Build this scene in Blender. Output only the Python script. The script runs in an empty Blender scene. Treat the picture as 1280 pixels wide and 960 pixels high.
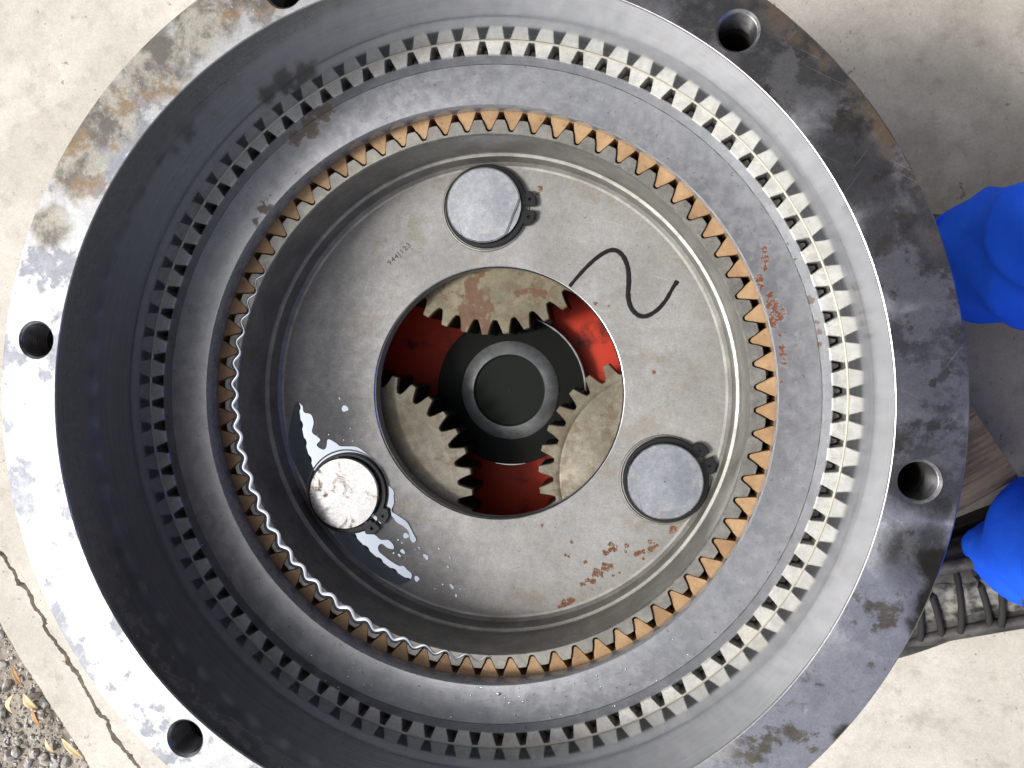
import bpy, bmesh, math, random
from mathutils import Vector, Matrix, noise as mnoise
S = bpy.context.scene
COL = S.collection
R = math.radians
rnd = random.Random(7)
TAU = 2 * math.pi

# ------------------------------------------------------------------ camera, sky, sun, exposure
cam_d = bpy.data.cameras.new('camera'); cam = bpy.data.objects.new('camera', cam_d); COL.objects.link(cam)
cam.location = (0.11716, 0.02814, 0.51636)
cam.rotation_mode = 'QUATERNION'
cam.rotation_quaternion = (Matrix.Rotation(0.14617, 3, 'Y') @ Matrix.Rotation(-0.02837, 3, 'X')).to_quaternion()
cam_d.sensor_width = 36.0; cam_d.lens = 1084.05 / 1280 * 36.0
cam_d.clip_start = 0.01; cam_d.clip_end = 500
S.camera = cam
EAVE = 0.60                              # how far inward of the hub axis the unseen eave hangs
SUN_AZ, SUN_EL = R(196), R(51)          # math angle from +X, elevation
world = bpy.data.worlds.new('World'); S.world = world; world.use_nodes = True
wn = world.node_tree
sky = wn.nodes.new('ShaderNodeTexSky'); sky.sky_type = 'NISHITA'; sky.sun_disc = False
sky.sun_elevation = SUN_EL
sky.sun_rotation = math.atan2(math.cos(SUN_AZ), math.sin(SUN_AZ)) % TAU
sky.air_density = 1.0; sky.dust_density = 5.0; sky.ozone_density = 1.0
hs = wn.nodes.new('ShaderNodeHueSaturation'); hs.inputs['Saturation'].default_value = 0.38
wn.links.new(sky.outputs[0], hs.inputs['Color'])
wn.links.new(hs.outputs[0], wn.nodes['Background'].inputs[0])
wn.nodes['Background'].inputs[1].default_value = 0.15
sun_d = bpy.data.lights.new('sun', 'SUN'); sun = bpy.data.objects.new('sun', sun_d); COL.objects.link(sun)
sun_d.energy = 2.6; sun_d.angle = R(13); sun_d.color = (1.0, 0.97, 0.92)
sv = Vector((math.cos(SUN_EL) * math.cos(SUN_AZ), math.cos(SUN_EL) * math.sin(SUN_AZ), math.sin(SUN_EL)))
sun.rotation_euler = sv.to_track_quat('Z', 'Y').to_euler()
S.view_settings.view_transform = 'Standard'; S.view_settings.look = 'None'
S.view_settings.gamma = 1.0; S.view_settings.use_curve_mapping = False
S.view_settings.exposure = 0.15
S.render.engine = 'CYCLES'
S.cycles.max_bounces = 8; S.cycles.glossy_bounces = 6; S.cycles.use_denoising = True

# ------------------------------------------------------------------ helpers: objects
def link(name, me, mat=None, parent=None, sharp=32):
    o = bpy.data.objects.new(name, me); COL.objects.link(o)
    if mat: me.materials.append(mat)
    if parent: o.parent = parent
    if sharp:
        me.polygons.foreach_set('use_smooth', [True] * len(me.polygons))
        me.set_sharp_from_angle(angle=R(sharp))
    return o
def obj(name, bm, mat=None, parent=None, sharp=32):
    me = bpy.data.meshes.new(name); bm.to_mesh(me); bm.free()
    return link(name, me, mat, parent, sharp)
def empty(name, loc=(0, 0, 0), rz=0):
    o = bpy.data.objects.new(name, None); COL.objects.link(o); o.location = loc; o.rotation_euler = (0, 0, rz)
    o.empty_display_size = 0.02
    return o
def tag(o, label=None, cat=None, group=None, kind=None):
    if label: o['label'] = label
    if cat: o['category'] = cat
    if group: o['group'] = group
    if kind: o['kind'] = kind
    return o
def bake(o):                       # apply the modifiers of o to its mesh
    dg = bpy.context.evaluated_depsgraph_get()
    me = bpy.data.meshes.new_from_object(o.evaluated_get(dg))
    o.modifiers.clear(); old = o.data; o.data = me
    if old.users == 0: bpy.data.meshes.remove(old)
    return o
def smooth(o, a=32):
    me = o.data; me.polygons.foreach_set('use_smooth', [True] * len(me.polygons)); me.set_sharp_from_angle(angle=R(a))

# ------------------------------------------------------------------ helpers: shapes
def strips(bm, loops, close=False):      # loops: lists of equal length of BMVerts, each closed
    rows = list(zip(loops, loops[1:])) + ([(loops[-1], loops[0])] if close else [])
    for a, b in rows:
        n = len(a)
        for i in range(n):
            j = (i + 1) % n
            try: bm.faces.new((a[i], a[j], b[j], b[i]))
            except ValueError: pass
def lathe(prof, n=256, close=False, cx=0, cy=0, bm=None, cap=False):
    bm = bm or bmesh.new(); loops = []
    for r, z in prof:
        loops.append([bm.verts.new((cx + r * math.cos(TAU * i / n), cy + r * math.sin(TAU * i / n), z)) for i in range(n)])
    strips(bm, loops, close)
    if cap: bm.faces.new(loops[-1]); bm.faces.new(loops[0])
    bmesh.ops.recalc_face_normals(bm, faces=bm.faces)
    return bm
def offset_loop(pts, d):                 # miter offset of a closed ccw loop towards its inside (d>0)
    n = len(pts); out = []
    for i in range(n):
        a, p, b = Vector(pts[i - 1]), Vector(pts[i]), Vector(pts[(i + 1) % n])
        e1, e2 = (p - a).normalized(), (b - p).normalized()
        n1, n2 = Vector((-e1.y, e1.x)), Vector((-e2.y, e2.x))
        m = n1 + n2
        if m.length < 1e-6: m = n1
        m.normalize(); k = max(m.dot(n1), 0.45)
        q = p + m * (d / k); out.append((q.x, q.y))
    return out
def tooth_loop(N, phase, rows, jitter=0):   # rows: (offset in pitches, radius) over one pitch
    pts = []
    for k in range(N):
        for f, r in rows:
            a = R(phase) + TAU * (k + f) / N
            pts.append((r * math.cos(a), r * math.sin(a)))
    return pts
def toothed(outline, other_r, z_top, z_bot, ch, external=True, bm=None, close_bottom=False, inner_ch=0):
    """gear ring between a toothed outline and a circle of radius other_r, top edge of the teeth chamfered"""
    bm = bm or bmesh.new()
    inset = offset_loop(outline, ch if external else -ch)
    V = lambda pts, z: [bm.verts.new((x, y, z)) for x, y in pts]
    circ = []
    for x, y in inset:
        a = math.atan2(y, x); circ.append((other_r * math.cos(a), other_r * math.sin(a)))
    l = [V(outline, z_bot), V(outline, z_top - ch - .007), V(outline, z_top - ch), V(inset, z_top)]
    if inner_ch:
        s = (other_r + (inner_ch if external else -inner_ch)) / other_r
        l += [V([(x * s, y * s) for x, y in circ], z_top), V(circ, z_top - inner_ch), V(circ, z_bot)]
    else: l += [V(circ, z_top), V(circ, z_bot)]
    strips(bm, l, close_bottom)
    bmesh.ops.recalc_face_normals(bm, faces=bm.faces)
    return bm
def catmull(P, n=6, closed=True):
    out = []; m = len(P)
    for i in range(m if closed else m - 1):
        g = lambda k: Vector(P[k % m] if closed else P[min(max(k, 0), m - 1)])
        a, b, c, d = g(i - 1), g(i), g(i + 1), g(i + 2)
        for k in range(n):
            t = k / n
            q = .5 * ((2 * b) + (c - a) * t + (2 * a - 5 * b + 4 * c - d) * t * t + (3 * b - a - 3 * c + d) * t ** 3)
            out.append((q.x, q.y))
    if not closed: out.append(tuple(P[-1]))
    return out
def sheet(pts, z, h, bm=None, inset=0.0):           # polygon slab of thickness h lying on z
    bm = bm or bmesh.new()
    area = sum(a[0] * b[1] - b[0] * a[1] for a, b in zip(pts, pts[1:] + pts[:1]))
    if area < 0: pts = pts[::-1]
    lo = [bm.verts.new((x, y, z)) for x, y in pts]
    hi = [bm.verts.new((x, y, z + h)) for x, y in (offset_loop(pts, inset) if inset else pts)]
    strips(bm, [lo, hi]); f = bm.faces.new(hi)
    bmesh.ops.recalc_face_normals(bm, faces=bm.faces)
    return bm
def ribbon(P, w, z, h, closed=False):               # flat band along a 2D path; w: list of half widths
    bm = bmesh.new(); L = []; n = len(P)
    for i in range(n):
        a = Vector(P[i - 1] if (closed or i) else P[0]); b = Vector(P[(i + 1) % n] if (closed or i < n - 1) else P[-1])
        d = (b - a).normalized(); nn = Vector((-d.y, d.x)); p = Vector(P[i])
        hw = w[i] if isinstance(w, list) else w
        q = [p + nn * hw, p + nn * hw * .8, p - nn * hw * .8, p - nn * hw]
        L.append([bm.verts.new((v.x, v.y, z + (h if k in (1, 2) else 0))) for k, v in enumerate(q)])
    for i in range(n if closed else n - 1):
        A, B = L[i], L[(i + 1) % n]
        for k in range(3): bm.faces.new((A[k], A[k + 1], B[k + 1], B[k]))
    bmesh.ops.recalc_face_normals(bm, faces=bm.faces)
    return bm
def loft(rings, n=28, bm=None, caps=True):          # rings: (centre, radius_a, radius_b, axis_u, axis_v)
    bm = bm or bmesh.new(); L = []
    for c, ra, rb, u, v in rings:
        c, u, v = Vector(c), Vector(u), Vector(v)
        L.append([bm.verts.new(c + u * ra * math.cos(TAU * i / n) + v * rb * math.sin(TAU * i / n)) for i in range(n)])
    strips(bm, L)
    if caps: bm.faces.new(L[0]); bm.faces.new(L[-1])
    bmesh.ops.recalc_face_normals(bm, faces=bm.faces)
    return bm
def tube(pts, rad, n=16, bm=None, flat=1.0):        # tapered tube through 3D points
    pts = [Vector(p) for p in pts]; rings = []
    ref = Vector((0.13, 0.9, 0.31))
    for i, p in enumerate(pts):
        d = (pts[min(i + 1, len(pts) - 1)] - pts[max(i - 1, 0)]).normalized()
        u = d.cross(ref).normalized(); v = d.cross(u).normalized()
        r = rad[i] if isinstance(rad, (list, tuple)) else rad
        rings.append((p, r, r * flat, u, v))
    return loft(rings, n, bm)
def box(bm, c, s, rz=0, bev=0):
    m = Matrix.Translation(c) @ Matrix.Rotation(rz, 4, 'Z') @ Matrix.Diagonal((*s, 1))
    g = bmesh.ops.create_cube(bm, size=1, matrix=m)
    if bev:
        es = list({e for v in g['verts'] for e in v.link_edges})
        bmesh.ops.bevel(bm, geom=es, offset=bev, segments=2, affect='EDGES', profile=0.5)
    return bm

# ------------------------------------------------------------------ helpers: materials
class Mat:
    def __init__(s, name):
        s.m = bpy.data.materials.new(name); s.m.use_nodes = True; s.t = s.m.node_tree
        s.b = s.t.nodes['Principled BSDF']
        s.tc = s.t.nodes.new('ShaderNodeTexCoord'); s.P = s.tc.outputs['Object']
    def n(s, k, **p):
        x = s.t.nodes.new(k)
        for a, v in p.items(): setattr(x, a, v)
        return x
    def put(s, sock, v):
        if isinstance(v, bpy.types.NodeSocket): s.t.links.new(v, sock)
        elif v is not None:
            if isinstance(v, tuple) and len(v) == 3 and sock.type == 'RGBA': v = (*v, 1)
            sock.default_value = v
    def math(s, op, a, b=None, clamp=False):
        x = s.n('ShaderNodeMath', operation=op, use_clamp=clamp); s.put(x.inputs[0], a); s.put(x.inputs[1], b); return x.outputs[0]
    def vmul(s, v, k):
        x = s.n('ShaderNodeVectorMath', operation='MULTIPLY'); s.put(x.inputs[0], v); s.put(x.inputs[1], k); return x.outputs[0]
    def noise(s, scale, detail=5, rough=.55, dist=0., vec=None, off=0., stretch=None):
        v = vec or s.P
        if stretch: v = s.vmul(v, stretch)
        if off:
            a = s.n('ShaderNodeVectorMath', operation='ADD'); s.put(a.inputs[0], v); a.inputs[1].default_value = (off, off * .7, off * .3); v = a.outputs[0]
        x = s.n('ShaderNodeTexNoise'); s.put(x.inputs['Vector'], v)
        x.inputs['Scale'].default_value = scale; x.inputs['Detail'].default_value = detail
        x.inputs['Roughness'].default_value = rough; x.inputs['Distortion'].default_value = dist
        return x.outputs['Fac']
    def voro(s, scale, feature='F1', vec=None):
        x = s.n('ShaderNodeTexVoronoi', feature=feature); s.put(x.inputs['Vector'], vec or s.P); x.inputs['Scale'].default_value = scale
        return x.outputs['Distance']
    def rng(s, v, a, b, c=0., d=1., smooth=True):
        x = s.n('ShaderNodeMapRange', clamp=True)
        if smooth: x.interpolation_type = 'SMOOTHSTEP'
        s.put(x.inputs[0], v)
        for i, k in enumerate((a, b, c, d)): x.inputs[1 + i].default_value = k
        return x.outputs[0]
    def mix(s, f, a, b):
        x = s.n('ShaderNodeMix', data_type='RGBA'); s.put(x.inputs[0], f); s.put(x.inputs[6], a); s.put(x.inputs[7], b); return x.outputs[2]
    def fmix(s, f, a, b):
        x = s.n('ShaderNodeMix', data_type='FLOAT'); s.put(x.inputs[0], f); s.put(x.inputs[2], a); s.put(x.inputs[3], b); return x.outputs[0]
    def mul(s, a, b): return s.math('MULTIPLY', a, b)
    def polar(s):          # (angle*0.25, radius, z) for grain running round the axis
        sx = s.n('ShaderNodeSeparateXYZ'); s.put(sx.inputs[0], s.P)
        a = s.math('ARCTAN2', sx.outputs[1], sx.outputs[0])
        r = s.math('POWER', s.math('ADD', s.mul(sx.outputs[0], sx.outputs[0]), s.mul(sx.outputs[1], sx.outputs[1])), .5)
        c = s.n('ShaderNodeCombineXYZ'); s.put(c.inputs[0], s.mul(s.math('ABSOLUTE', a), .25)); s.put(c.inputs[1], r); s.put(c.inputs[2], sx.outputs[2])
        s.rad, s.ang = r, a
        return c.outputs[0]
    def blobs(s, spots, warp=.35, wscale=60, soft=.35, detail=6, off=0.):   # stains: spots of (x, y, radius)
        sx = s.n('ShaderNodeSeparateXYZ'); s.put(sx.inputs[0], s.P)
        c = s.n('ShaderNodeCombineXYZ'); s.put(c.inputs[0], sx.outputs[0]); s.put(c.inputs[1], sx.outputs[1]); c.inputs[2].default_value = 0
        best = None
        for x, y, r in spots:
            d = s.n('ShaderNodeVectorMath', operation='DISTANCE'); s.put(d.inputs[0], c.outputs[0]); d.inputs[1].default_value = (x, y, 0)
            q = s.math('DIVIDE', d.outputs['Value'], r)
            best = q if best is None else s.math('MINIMUM', best, q)
        nz = s.math('SUBTRACT', s.noise(wscale, detail, .65, .3, off=off), .5)
        v = s.math('ADD', best, s.mul(nz, warp * 6))
        return s.rng(v, 1.0, 1.0 - soft, 0, 1)
    def grain(s, base, amt=.3, scale=650, off=0.):
        g = s.noise(scale, 3, .65, off=off + 11.); h = s.noise(scale * .28, 5, .7, off=off + 13.)
        k = s.math('ADD', s.mul(s.math('SUBTRACT', g, .5), amt * 2.2), s.mul(s.math('SUBTRACT', h, .5), amt * 1.8))
        hv = s.n('ShaderNodeHueSaturation'); s.put(hv.inputs['Color'], base); s.put(hv.inputs['Value'], s.math('ADD', k, 1.0)); return hv.outputs[0]
    def scratches(s, ang, dens=.70, k=(14, 900, 14), off=0.):
        mp = s.n('ShaderNodeMapping'); s.put(mp.inputs[0], s.P); mp.inputs['Rotation'].default_value = (0, 0, ang)
        return s.rng(s.noise(1, 2, .5, vec=mp.outputs[0], stretch=k, off=off), dens, dens + .04)
    def bump(s, h, strength=.2, dist=.001):
        x = s.n('ShaderNodeBump'); s.put(x.inputs['Height'], h); x.inputs['Strength'].default_value = strength; x.inputs['Distance'].default_value = dist
        s.t.links.new(x.outputs[0], s.b.inputs['Normal']); return s
    def out(s, color, metallic=0., rough=.5, spec=None, coat=None):
        s.put(s.b.inputs['Base Color'], color); s.put(s.b.inputs['Metallic'], metallic); s.put(s.b.inputs['Roughness'], rough)
        if spec is not None: s.put(s.b.inputs['Specular IOR Level'], spec)
        if coat is not None: s.put(s.b.inputs['Coat Weight'], coat); s.b.inputs['Coat Roughness'].default_value = .06
        return s

def steel(name, col=(.55, .55, .56), dark=(.33, .34, .36), rough=(.25, .45), scale=30, stain=.0, grain=True, rust=None, metal=1.0, bump=.12, stain_col=(.16, .12, .075), scr=0):
    m = Mat(name); pv = m.polar()
    a = m.noise(scale, 8, .66, .15); b = m.noise(scale * 5, 5, .66, off=3.)
    g = m.noise(1, 4, .7, vec=pv, stretch=(6, 900, 900)) if grain else m.noise(400, 2)
    base = m.mix(m.rng(a, .35, .68), dark, col)
    base = m.mix(m.mul(m.rng(g, .35, .7), .28), base, tuple(c * .62 for c in col))
    met = metal; ro = m.fmix(m.rng(b, .3, .7), *rough)
    if stain:
        sm = m.mul(m.rng(m.noise(scale * .8, 8, .68, .8, off=7.), .53, .66), stain)
        base = m.mix(sm, base, stain_col); met = m.fmix(sm, met, .25); ro = m.fmix(sm, ro, .5)
    if scr:
        sc = m.math('MAXIMUM', m.scratches(.25, .66, (10, 420, 10)), m.scratches(.6, .68, (12, 700, 12), off=4.)); base = m.mix(m.mul(sc, scr), base, (.85, .85, .86)); sd = m.scratches(1.35, .67, (8, 260, 8), off=8.); base = m.mix(m.mul(sd, scr), base, (.2, .2, .21))
    base = m.grain(base, .22)
    if rust:
        rm = m.blobs(rust, .45, 230, .25, off=1.)
        rc = m.mix(m.noise(700, 3), (.30, .085, .03), (.42, .17, .06))
        base = m.mix(rm, base, rc); met = m.fmix(rm, met, 0.); ro = m.fmix(rm, ro, .85)
    m.out(base, met, ro)
    if bump: m.bump(m.math('ADD', m.mul(g, .6), m.mul(b, .7)), bump, .0006)
    return m.m

# flange and bore of the housing
def mat_flange():
    m = Mat('stained_flange_steel'); pv = m.polar()
    a = m.noise(20, 9, .66, .15); b = m.noise(75, 7, .68, .15, off=2.); f = m.noise(400, 3, .6, off=4.)
    g = m.noise(1, 4, .7, vec=pv, stretch=(9, 700, 700))
    blot = m.rng(m.math('ADD', a, m.mul(m.math('SUBTRACT', b, .5), .35)), .50, .55)
    base = m.mix(blot, (.36, .365, .375), (.19, .20, .235))
    ro = m.fmix(m.rng(b, .35, .65), .44, .55)
    base = m.mix(m.mul(m.rng(g, .42, .7), .2), base, (.3, .3, .32))
    # brown crusty stain, upper left
    br = m.blobs([(-.262, .115, .018), (-.243, .155, .03), (-.222, .185, .034), (-.19, .215, .035), (-.155, .243, .034), (-.12, .262, .03), (-.085, .272, .025)], .24, 42, .5, 8)
    brc = m.mix(m.rng(m.noise(30, 9, .7, .2, off=5.), .44, .58), (.075, .065, .05), (.30, .285, .24))
    brc = m.mix(m.mul(m.rng(m.noise(24, 9, .7, .2, off=9.), .53, .6), .85), brc, (.17, .10, .035))
    brc = m.mix(m.mul(m.rng(m.noise(260, 4, .7, off=4.), .62, .68), .7), brc, (.5, .48, .43))
    base = m.mix(m.mul(br, .92), base, brc); met = m.fmix(br, m.fmix(blot, .38, .30), .15); ro = m.fmix(br, ro, .5)
    # oil dark film on the right half
    oil = m.blobs([(.06, .275, .05), (.115, .262, .05), (.165, .245, .06), (.21, .205, .06), (.25, .15, .065), (.277, .09, .06), (.285, .03, .055), (.28, -.03, .045), (.275, -.085, .03), (.29, -.11, .03)], .12, 26, .5, 7, off=3.)
    oc = m.mix(m.rng(m.noise(24, 9, .68, .25, off=8.), .46, .55), (.082, .08, .08), (.175, .174, .18))
    oc = m.mix(m.mul(m.rng(m.noise(40, 9, .7, .2, off=12.), .54, .6), .85), oc, (.05, .045, .036))
    base = m.mix(m.mul(oil, .9), base, oc); ro = m.fmix(oil, ro, .36); met = m.fmix(oil, met, .8)
    # lower right: bluish grey with brown smears
    lr = m.blobs([(.262, -.12, .04), (.24, -.165, .045), (.205, -.205, .045), (.165, -.24, .045), (.12, -.265, .04)], .16, 30, .5, 7, off=5.)
    lc = m.mix(m.rng(m.noise(38, 9, .7, .2, off=14.), .52, .6), (.27, .28, .32), (.11, .095, .07))
    base = m.mix(m.mul(lr, .85), base, lc); met = m.fmix(lr, met, .85)
    wet = m.blobs([(.285, -.088, .016), (.286, -.107, .019), (.280, -.127, .016), (.262, -.165, .008), (.236, -.19, .011)], .3, 42, .5, 9, off=6.)
    base = m.mix(m.mul(wet, .9), base, (.055, .05, .042)); ro = m.fmix(wet, ro, .22)
    # brown rim, upper right
    rim = m.mul(m.rng(m.rad, .284, .295), m.mul(m.rng(m.ang, .25, .45), m.rng(m.ang, 1.25, 1.0)))
    rim = m.mul(rim, m.rng(m.noise(45, 6, .65, off=2.), .42, .6))
    base = m.mix(m.mul(rim, .85), base, (.075, .045, .02)); met = m.fmix(rim, met, .2); ro = m.fmix(rim, ro, .6)
    pits = m.mul(m.rng(f, .64, .7), m.rng(a, .4, .6)); base = m.mix(m.mul(pits, .6), base, (.08, .07, .06))
    sc = m.math('MAXIMUM', m.scratches(.5, .69), m.scratches(2.2, .71, off=5.)); base = m.mix(m.mul(sc, .3), base, (.5, .5, .52))
    base = m.grain(base, .3)
    m.out(base, met, ro); m.bump(m.math('ADD', m.mul(g, .4), m.math('ADD', b, m.mul(br, f))), .16, .0006)
    return m.m
def mat_bore():
    m = Mat('polished_bore_steel'); pv = m.polar()
    sx = m.n('ShaderNodeSeparateXYZ'); m.put(sx.inputs[0], m.P); z = sx.outputs[2]
    g = m.noise(1, 5, .7, vec=pv, stretch=(5, 60, 500)); b = m.noise(1, 6, .65, .5, vec=pv, stretch=(60, 60, 130))
    base = m.mix(m.rng(g, .3, .7), (.225, .237, .245), (.285, .293, .30))
    worn = m.mul(m.rng(m.math('ADD', z, m.mul(m.math('SUBTRACT', b, .5), .02)), -.026, -.022), m.rng(z, -.004, -.008))
    worn = m.mul(worn, m.rng(m.noise(90, 6, .7, .5, off=3.), .4, .6))
    worn = m.mul(worn, m.rng(m.math('ABSOLUTE', m.ang), 1.75, 2.0))
    base = m.mix(m.mul(worn, .6), base, (.22, .22, .23))
    st = m.mul(m.rng(m.noise(1, 6, .65, .6, vec=pv, stretch=(25, 25, 60), off=5.), .56, .68), .28)
    base = m.mix(st, base, (.25, .23, .19))
    ro = m.fmix(m.rng(g, .3, .7), .07, .15); ro = m.fmix(worn, ro, .34); ro = m.fmix(st, ro, .25)
    base = m.grain(base, .14)
    m.out(base, .68, ro); m.bump(g, .04, .0004)
    return m.m
M = {}
M['flange'] = mat_flange(); M['bore'] = mat_bore()
M['cast'] = steel('dark_cast_steel', (.07, .065, .06), (.035, .035, .035), (.5, .7), 25, stain=.3, grain=False, metal=.3)
def mat_thread():
    m = Mat('threaded_hole_steel'); sx = m.n('ShaderNodeSeparateXYZ'); m.put(sx.inputs[0], m.P)
    wv = m.math('SINE', m.mul(sx.outputs[2], TAU / .0016)); a = m.noise(90, 5, .65)
    base = m.mix(m.rng(wv, -.6, .6), (.07, .07, .07), (.30, .30, .31)); base = m.mix(m.mul(m.rng(a, .45, .65), .5), base, (.1, .09, .08))
    m.out(base, .8, m.fmix(m.rng(wv, -.6, .6), .55, .3)); m.bump(wv, .5, .0006); return m.m
M['thread'] = mat_thread()
M['chamfer'] = steel('worn_hole_chamfer', (.42, .42, .43), (.2, .2, .2), (.25, .4), 120, grain=False, bump=0, metal=.8)
M['lightteeth'] = steel('bright_tooth_steel', (.76, .75, .71), (.62, .61, .58), (.42, .6), 40, stain=.25, grain=False, stain_col=(.45, .36, .2), bump=.06)
M['darkteeth'] = steel('dark_tooth_steel', (.16, .16, .16), (.09, .09, .09), (.4, .6), 60, grain=False)
def mat_ring():
    m = Mat('flat_ring_steel'); pv = m.polar()
    a = m.noise(18, 9, .68, .1); b = m.noise(130, 5, .65, off=2.); g = m.noise(1, 4, .7, vec=pv, stretch=(9, 900, 900)); w = m.noise(75, 4, .55, .4, off=6.)
    base = m.mix(m.rng(a, .38, .64), (.46, .47, .49), (.52, .52, .54))
    base = m.mix(m.mul(m.rng(m.noise(34, 9, .7, .1, off=11.), .56, .62), .22), base, (.30, .27, .23))
    ro = m.fmix(m.rng(b, .35, .68), .28, .36)
    sp = m.rng(m.noise(330, 4, .6, off=1.), .66, .71); base = m.mix(m.mul(sp, .7), base, (.12, .09, .06))
    rm = m.blobs([(.2035, .105, .0028), (.204, .098, .003), (.2025, .092, .0028), (.1995, .0845, .0035), (.2000, .079, .003), (.2065, .0735, .003), (.2085, .066, .0055), (.212, .0595, .006), (.2085, .054, .005), (.2155, .037, .0025), (.2155, .032, .003), (.2162, .0265, .0025), (.2155, .012, .0018), (.2142, .045, .0015)], .42, 330, .25, 5)
    rc = m.mix(m.noise(500, 3), (.095, .025, .01), (.17, .065, .032)); rm = m.mul(rm, m.rng(m.noise(420, 4, .7, off=21.), .40, .47))
    base = m.mix(rm, base, rc); met = m.fmix(rm, 1., 0.); ro = m.fmix(rm, ro, .85)
    r2 = m.blobs([(.2337, .0721, .0022), (.2345, .069, .003), (.2385, .0545, .0025), (.2402, .0475, .003), (.2405, .039, .0025), (.219, .1085, .0016), (.224, .098, .0012), (-.128, .204, .012), (-.117, .213, .010), (-.14, .196, .008), (-.165, .142, .007), (-.172, .133, .004)], .5, 170, .5, 6, off=4.)
    base = m.mix(m.mul(r2, .8), base, (.13, .085, .04)); sc = m.math('MAXIMUM', m.scratches(1.1, .70, off=2.), m.scratches(2.7, .72, off=7.)); base = m.grain(m.mix(m.mul(sc, .25), base, (.75, .75, .76)), .2); met = m.fmix(r2, met, .3); ro = m.fmix(r2, ro, .6)
    m.out(base, met, ro); m.bump(m.math('ADD', m.mul(g, .3), m.math('ADD', w, m.mul(b, .35))), .09, .0011)
    return m.m
M['ring'] = mat_ring()
M['polish'] = steel('polished_ring_edge', (.40, .41, .43), (.32, .33, .35), (.24, .34), 30, bump=.0, metal=.35)
def mat_copper():
    m = Mat('copper_coated_teeth'); a = m.noise(60, 5, .6); f = m.noise(600, 3)
    base = m.mix(m.rng(a, .35, .65), (.36, .222, .112), (.44, .29, .155))
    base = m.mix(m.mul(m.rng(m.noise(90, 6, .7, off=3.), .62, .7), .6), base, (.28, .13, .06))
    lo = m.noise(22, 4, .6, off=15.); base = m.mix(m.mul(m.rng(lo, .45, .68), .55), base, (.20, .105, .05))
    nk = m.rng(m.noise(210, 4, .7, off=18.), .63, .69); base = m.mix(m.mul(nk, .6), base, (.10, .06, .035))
    base = m.grain(base, .18); m.out(base, .25, m.fmix(f, .48, .62)); m.bump(f, .06, .0004); return m.m
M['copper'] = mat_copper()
M['greygear'] = steel('grey_gear_steel', (.34, .33, .30), (.22, .215, .20), (.4, .55), 50, stain=.35, grain=False, bump=.08)
RUST_PLATE = [(.0943, -.1225, .0022), (.0965, -.1262, .003), (.094, -.1275, .002), (.090, -.1303, .0028), (.1073, -.1238, .0022), (.0889, -.1395, .0022), (.0933, -.1412, .0035), (.0885, -.143, .0025),
    (.0830, -.1462, .0045), (.0865, -.1475, .0028), (.0803, -.1535, .0028), (.0755, -.1528, .002), (.0715, -.1565, .0022), (.1155, -.1302, .0025), (.118, -.1288, .0022), (.1205, -.1276, .002), (.1266, -.1258, .003), (.1300, -.1228, .0026),
    (.1446, -.1085, .003), (.143, -.111, .0026), (.126, -.1199, .002), (.0737, -.138, .002), (.0572, -.1331, .0014), (.0600, -.134, .0012), (.0379, -.1088, .0017), (.0627, -.1219, .0015), (.0562, -.1735, .004), (.0612, -.1708, .0038), (.0535, -.178, .0035), (.0928, -.1665, .003),
    (.1019, -.1458, .0014), (.0966, -.1482, .0015), (.1065, -.1285, .0012), (.121, -.1335, .0012), (.129, .018, .0016), (.0808, .0735, .002), (.0365, .168, .0026), (.0345, .1635, .0018), (.092, .071, .0012)]
def mat_plate():
    m = Mat('grey_carrier_plate_steel'); pv = m.polar()
    a = m.noise(16, 9, .68, .15); b = m.noise(170, 5, .65, off=2.); g = m.noise(500, 3, .6, off=7.)
    base = m.mix(m.rng(a, .36, .66), (.245, .243, .235), (.325, .323, .318))
    base = m.mix(m.mul(m.rng(m.noise(26, 9, .7, .15, off=5.), .52, .64), .6), base, (.24, .205, .155))
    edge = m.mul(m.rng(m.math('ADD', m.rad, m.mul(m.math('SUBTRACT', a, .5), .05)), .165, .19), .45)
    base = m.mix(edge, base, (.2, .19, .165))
    sp = m.rng(m.noise(240, 4, .6, off=1.), .68, .72); base = m.mix(m.mul(sp, .7), base, (.1, .075, .05))
    sc = m.math('MAXIMUM', m.scratches(.3, .71, off=3.), m.scratches(1.9, .72, off=9.)); base = m.grain(m.mix(m.mul(sc, .3), base, (.6, .6, .58)), .3)
    rm = m.mul(m.blobs(RUST_PLATE, .5, 420, .25, 5), m.rng(m.noise(480, 4, .7, off=17.), .38, .46))
    rc = m.mix(m.noise(120, 4, .6), (.10, .028, .012), (.19, .09, .03)); base = m.mix(rm, base, rc)
    met = m.fmix(rm, .35, 0.); ro = m.fmix(m.rng(b, .3, .7), .52, .66); ro = m.fmix(rm, ro, .85)
    m.out(base, met, ro); m.bump(m.math('ADD', m.mul(b, .6), g), .08, .0005); return m.m
M['plate'] = mat_plate()
M['carrierwall'] = steel('oily_carrier_wall', (.30, .295, .275), (.20, .195, .18), (.40, .52), 40, stain=.3, bump=.06, metal=.6)
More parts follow.
